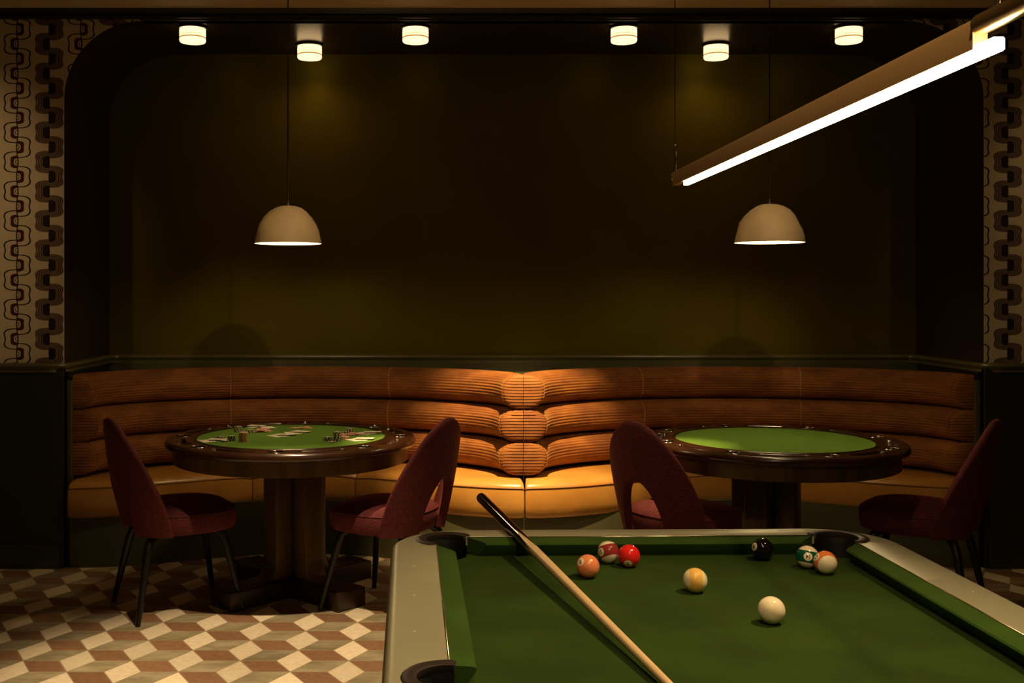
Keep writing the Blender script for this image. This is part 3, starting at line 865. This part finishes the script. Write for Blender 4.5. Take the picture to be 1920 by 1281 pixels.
# cabinet and legs
def rrect(x, y, r, n=10):
    p = []
    for cx, cy, a in ((x-r, y-r, 0), (-x+r, y-r, 90), (-x+r, -y+r, 180), (x-r, -y+r, 270)): p += arcpts((cx, cy), r, a, a + 90, n)
    return p
def ringwall(out, inn, z0, z1):
    n = len(out)
    rows = [[Vector((*p, z0)) for p in out], [Vector((*p, z1)) for p in out], [Vector((*p, z1)) for p in inn], [Vector((*p, z0)) for p in inn]]
    return MB().grid(rows, close_u=True, close_v=True)
ringwall(rrect(XO - .012, YO - .012, RC - .012), rrect(XO - .035, YO - .035, RC - .035), .44, ZM - .083).obj('cabinet', M['apron'], pool, smooth=True, sharp=40)
MB().prism(rrect(XO - .036, YO - .036, RC - .04), .44, .455).obj('cabinet_bottom', M['apron'], pool)
for sx in (-1, 1):
    for sy in (-1, 1):
        m = Matrix.Translation((sx * (XO - .17), sy * (YO - .22), 0))
        MB().lathe([(.001, 0), (.06, 0), (.065, .01), (.065, .03), (.05, .05), (.07, .43), (.07, .4395), (.001, .4395)], 28, m).obj('leg', M['apron'], pool, smooth=True, sharp=40)
# little diamond sights set in the rail tops
for u in (-.25, 0, .25):
    MB().lathe([(.0005, ZM + .0006), (.0028, ZM + .0006), (.003, ZM - .001)], 12, Matrix.Translation((u * 1.012 * 1.0, YM + .055, 0)), cap=False).obj('sight', M['ivory'], pool)
for sx in (-1, 1):
    for v in (.75, .5, .25):
        MB().lathe([(.0005, ZM + .0006), (.0028, ZM + .0006), (.003, ZM - .001)], 12, Matrix.Translation((sx * (XM + .06), v, 0)), cap=False).obj('sight', M['ivory'], pool)

# ------------------------------------------------------------------ balls
BR = .0286
def ball_mat(name, col, stripe):
    t = NT(name); v, x, y, z = t.pos()
    t.set(Roughness=.07); t.b.inputs['Coat Weight'].default_value = .5
    if stripe:
        s = t.smooth(t.ab(y), BR * .50, BR * .53)
        t.set(Base_Color=t.mix(s, col, (.82, .75, .53)))
    else: t.set(Base_Color=col)
    return t.m
def sphere(r, u=48, v=32):
    prof = [(max(1e-5, r * math.sin(PI * k / v)), -r * math.cos(PI * k / v)) for k in range(v + 1)]
    return MB().lathe(prof, u, cap=False)
def on_sphere(x, y, lift):
    """flat (x, y) around +z pole wrapped onto the ball"""
    d = math.hypot(x, y); a = d / BR
    if d < 1e-9: return Vector((0, 0, BR + lift))
    return Vector((x / d * math.sin(a), y / d * math.sin(a), math.cos(a))) * (BR + lift)
def text_mesh(body, size):
    c = bpy.data.curves.new('t', 'FONT'); c.body = body; c.size = size; c.align_x = 'CENTER'; c.align_y = 'CENTER'
    c.resolution_u = 3; c.offset = size * .018
    o = bpy.data.objects.new('t', c); COL.objects.link(o)
    bpy.context.view_layer.update()
    me = bpy.data.meshes.new_from_object(o.evaluated_get(bpy.context.evaluated_depsgraph_get()))
    bm = bmesh.new(); bm.from_mesh(me); bmesh.ops.triangulate(bm, faces=bm.faces)
    for _ in range(6):                                    # short edges, so the ink follows the ball
        lg = [e for e in bm.edges if e.calc_length() > size * .10]
        if not lg: break
        bmesh.ops.subdivide_edges(bm, edges=lg, cuts=1); bmesh.ops.triangulate(bm, faces=bm.faces)
    bm.to_mesh(me); bm.free()
    vs = [v.co.copy() for v in me.vertices]; fs = [tuple(p.vertices) for p in me.polygons]
    bpy.data.objects.remove(o); bpy.data.curves.remove(c); bpy.data.meshes.remove(me)
    x0 = min(v.x for v in vs); x1 = max(v.x for v in vs); y0 = min(v.y for v in vs); y1 = max(v.y for v in vs)
    return [(v.x - (x0 + x1) / 2, v.y - (y0 + y1) / 2) for v in vs], fs
def px_ground(px, py, h):                   # picture point on a level plane h below the eye
    D = 2000 * h / (py - 552); return (px - 812) * D / 2000, D
def ball(px, py, number, col, stripe, label, face=None, roll_=0.0):
    """face: where the number disc shows, as an offset in ball radii (right, up) in the picture"""
    X, Y = px_ground(px, py, .669)
    o = sphere(BR).obj('billiard_ball' if number else 'cue_ball', ball_mat('ball_resin', col, stripe), smooth=True)
    o.location = (X, Y, ZBED + BR)
    if number:
        to = Vector((-X, -Y, .669)).normalized()                  # towards the eye
        right = Vector((1, 0, 0)); right = (right - to * right.dot(to)).normalized(); up = to.cross(right)
        fx, fy = face; n = (right * fx + up * fy + to * math.sqrt(max(0.0, 1 - fx*fx - fy*fy))).normalized()
        yl = (up - n * up.dot(n)).normalized(); yl = Matrix.Rotation(roll_, 3, n) @ yl; xl = yl.cross(n)
        m = Matrix((xl, yl, n)).transposed()
        o.rotation_euler = m.to_euler()
        if True:
            rr = .0108; nr = 8; rows = []
            disc = MB().grid([[on_sphere(rr * i / nr * math.cos(2*PI*k/32), rr * i / nr * math.sin(2*PI*k/32), .00006) for k in range(32)] for i in range(1, nr + 1)], close_u=True)
            disc.add([on_sphere(0, 0, .00006)] + [on_sphere(rr / nr * math.cos(2*PI*k/32), rr / nr * math.sin(2*PI*k/32), .00006) for k in range(32)], [(0, k + 1, (k + 1) % 32 + 1) for k in range(32)])
            dd = disc.obj('number_disc', M['digitwhite'], o, smooth=True)
            pv, pf = text_mesh(number, .0150)
            mesh('number', [on_sphere(x * (.78 if len(number) > 1 else 1), y, .00016) for x, y in pv], pf, M['digit'], dd)
    tag(o, label, 'ball', 'billiard balls on the pool table')
    return o
# stripes run round the number: the band plane holds local x and z, so |local y| < half width is colour
ball(1102.3, 1062, '5', (.80, .27, .12), False, 'plain salmon orange ball with a number on its upper left', (-.63, .37), R(200))
ball(1140.5, 1035.7, '15', (.28, .035, .03), True, 'maroon striped ball numbered 15 touching the red ball', (-.70, .02), R(20))
ball(1179.3, 1042.5, '3', (.80, .02, .02), False, 'plain bright red ball with its number low at the front', (-.10, -.70), R(205))
ball(1303.3, 1088.4, '9', (.80, .50, .12), True, 'pale yellow striped ball alone mid table with upright stripe', (0, -.97), R(83))
ball(1430, 1029.7, '8', (.004, .004, .004), False, 'black ball with a white number disc near the far cushion', (-.76, .22), R(200))
ball(1514, 1044.7, '14', (.004, .085, .045), True, 'dark green striped ball numbered 14 near the corner pocket', (.05, .03), R(168))
ball(1547.5, 1054.9, '13', (.74, .20, .06), True, 'orange striped ball with its white end showing, beside the green one', (-.72, .48), R(62))
ball(1446.4, 1144.4, None, (.86, .78, .56), False, 'plain ivory white cue ball, nearest the camera')

# ------------------------------------------------------------------ cue stick
P1 = Vector((.2146, 2.915, .8238)); P2 = Vector((.4110, 1.878, .7792))
cdn = (P2 - P1).normalized()
t = thing('cue_stick', 'pool cue with dark butt resting across the far rail onto the cloth', 'cue', tuple(P1))
def cue(s): return cdn * s
MB().tube([cue(-.362), cue(-.360), cue(-.35), cue(-.1), cue(.0), cue(.06)], [.010, .0150, .0158, .0148, .0142, .0139], 20).obj('butt', M['ebony'], t, smooth=True, sharp=60)
MB().tube([cue(.0605), cue(.3), cue(.6), cue(.9), cue(1.12), cue(1.20)], [.01385, .0125, .0108, .0090, .0076, .0070], 20).obj('shaft', M['maple'], t, smooth=True, sharp=60)
# dark spliced points running into the shaft
side = cdn.cross(Vector((0, 0, 1))).normalized(); upv = side.cross(cdn).normalized()
for k in range(4):
    a = R(20 + 90 * k); b = MB(); rows = []
    for i in range(15):
        s = .058 + .17 * i / 14; rad = .0139 + (.0125 - .0139) * (s - .06) / .24 + .00022; half = R(46) * (1 - i / 14) + .004
        rows.append([cue(s) + (side * math.cos(a + half * q / 4) + upv * math.sin(a + half * q / 4)) * rad for q in range(-4, 5)])
    MB().grid(rows).obj('splice_point', M['ebony'], t, smooth=True)

# ------------------------------------------------------------------ chips and cards on the felt
ZF = .7735
def on_felt(px, py): return px_ground(px, py, EYE - ZF)
def chip_mesh():
    r, h = .0195, .0033
    return MB().lathe([(.0005, 0), (r - .0006, 0), (r, .0006), (r, h - .0006), (r - .0006, h), (.0005, h)], 28)
cb = chip_mesh().obj('poker_chip', M['chipb'], smooth=True, sharp=40)
cr = chip_mesh().obj('poker_chip', M['chipr'], smooth=True, sharp=40)
used = {'b': False, 'r': False}
TC = Vector(TL)
def chip(c, x, y, z, label, group, tilt=(0, 0)):
    src = cb if c == 'b' else cr
    if used[c]: o = src.copy(); COL.objects.link(o)
    else: o = src; used[c] = True
    o.location = (x, y, z); o.rotation_euler = (tilt[0], tilt[1], rnd.uniform(0, 6.28))
    tag(o, label, 'poker chip', group)
def stack(px, py, n, c, label, group):
    x, y = on_felt(px, py)
    for k in range(n):
        chip(c, x + rnd.uniform(-.0008, .0008), y + rnd.uniform(-.0008, .0008), ZF + .00005 + k * .00335, label, group)
BW = 'black and cream poker chip '
RW_ = 'red and cream poker chip '
stack(446.5, 809.5, 8, 'b', BW + 'in the upper left stack at the far felt edge', 'chips in the far black stack')
stack(413, 822.5, 3, 'b', BW + 'in the low stack near the shaded chair', 'chips in the low black stack')
stack(434, 826.5, 7, 'b', BW + 'in the stack touching the tall red stack', 'chips in the black stack by the red stack')
stack(422, 828.5, 2, 'b', BW + 'in the pair beside the fanned cards', 'chips in the black pair by the cards')
stack(456.4, 828, 13, 'r', RW_ + 'in the tall straight red stack', 'chips in the tall red stack')
stack(468.5, 811.5, 5, 'b', BW + 'in the stack beside the loose red pile', 'chips in the black stack by the red pile')
stack(463, 811.0, 3, 'b', BW + 'in the small stack behind the red stack', 'chips in the small black stack')
stack(614.5, 825.8, 5, 'b', BW + 'in the low stack beside the tallest black stack', 'chips in the low stack by the tall black stack')
stack(632, 826.8, 13, 'b', BW + 'in the tallest black stack, facing the lit chair', 'chips in the tallest black stack')
stack(622.5, 829, 1, 'b', BW + 'lying flat in front of the tallest black stack', 'single flat black chip')
stack(656, 812.5, 7, 'b', BW + 'in the far stack near the lit chair', 'chips in the far stack by the lit chair')
stack(648.5, 813, 3, 'b', BW + 'in the low stack beside the far stack', 'chips in the low far stack')
stack(643, 823, 4, 'r', RW_ + 'in the short stack against the tallest black stack', 'chips in the short red stack')
stack(647.5, 822, 3, 'r', RW_ + 'in the short stack against the white cards', 'chips in the short red stack by the cards')
for i in range(22):
    a = rnd.uniform(0, 6.28); q = rnd.uniform(0, .035); px, py = 491, 809.5
    x, y = on_felt(px, py); lay = i // 7
    chip('r', x + q * (1 - lay * .3) * math.cos(a) * 1.2, y + q * math.sin(a), ZF + .0001 + .0040 * lay + .0002 * (i % 7), RW_ + 'in the loose heap near the far felt edge', 'chips in the loose red heap', (rnd.uniform(-.06, .06), rnd.uniform(-.06, .06)))
for i, (dx, dy, k) in enumerate([(0, 0, 0), (.03, .01, 0), (.055, .0, 0), (-.02, .015, 0), (.015, .005, 1), (.045, .008, 1)]):
    x, y = on_felt(566, 803.5); chip('r', x + dx - .02, y + dy, ZF + .0001 + .0035 * k, RW_ + 'in the small far heap over the centre cards', 'chips in the small far red heap', (rnd.uniform(-.05, .05), 0))
for i, (dx, dy, k) in enumerate([(0, 0, 0), (.032, -.01, 0), (.06, .01, 0), (-.015, .02, 0), (.015, 0, 1), (.045, 0, 1), (.03, .01, 2)]):
    x, y = on_felt(653, 816); chip('r', x + dx - .01, y + dy, ZF + .0001 + .0035 * k, RW_ + 'in the heap between the white cards', 'chips in the red heap between the cards', (rnd.uniform(-.05, .05), 0))
cm = MB(); 
cpoly = []
for cx, cy, a in ((.0285, .041, 0), (-.0285, .041, 90), (-.0285, -.041, 180), (.0285, -.041, 270)): cpoly += arcpts((cx, cy), .003, a, a + 90, 4)
card0 = MB().prism(cpoly, 0, .0004).obj('playing_card', M['card'])
card1 = MB().prism(cpoly, 0, .0004).obj('playing_card', M['cardback'])
first = [True, True]; bpy.data.objects.remove(card1)
def card(px, py, rz, label, group, z=0, back=0, tx=0, ty=0, dx=0, dy=0):
    src = card0
    if first[back]: o = src; first[back] = False
    else: o = src.copy(); COL.objects.link(o)
    x, y = on_felt(px, py); o.location = (x + dx, y + dy, ZF + .0003 + z); o.rotation_euler = (tx, ty, rz)
    tag(o, label, 'playing card', group)
cards = [
 ((398, 826.5), 3, 60, 'white playing cards fanned at the felt edge by the shaded chair', 'fanned cards by the shaded chair'),
 ((481, 799.8), 2, 80, 'pale playing card behind the loose red chip heap', 'cards behind the red heap'),
 ((503, 803.5), 2, 30, 'pale playing card beside the loose red chip heap', 'cards beside the red heap'),
 ((528, 817), 3, 70, 'pale playing card in the near part of the centre pile', 'near centre cards'),
 ((556, 811.5), 3, 40, 'pale playing card in the far part of the centre pile', 'far centre cards'),
 ((690, 812.5), 3, 75, 'white playing card at the felt edge by the lit chair', 'far cards by the lit chair'),
 ((675, 824.5), 3, 65, 'white playing card in the near fan by the lit chair', 'near cards by the lit chair'),
]
for (p, n, ang, lb, g) in cards:
    for k in range(n):
        card(p[0], p[1], R(ang + 22 * (k - 1) + rnd.uniform(-6, 6)), lb, g, z=.0006 * k + (.004 if k == n - 1 else 0), tx=rnd.uniform(-.03, .03) * 0, ty=(.03 if k == n - 1 else 0), dx=.022 * (k - 1), dy=.012 * (k - 1))
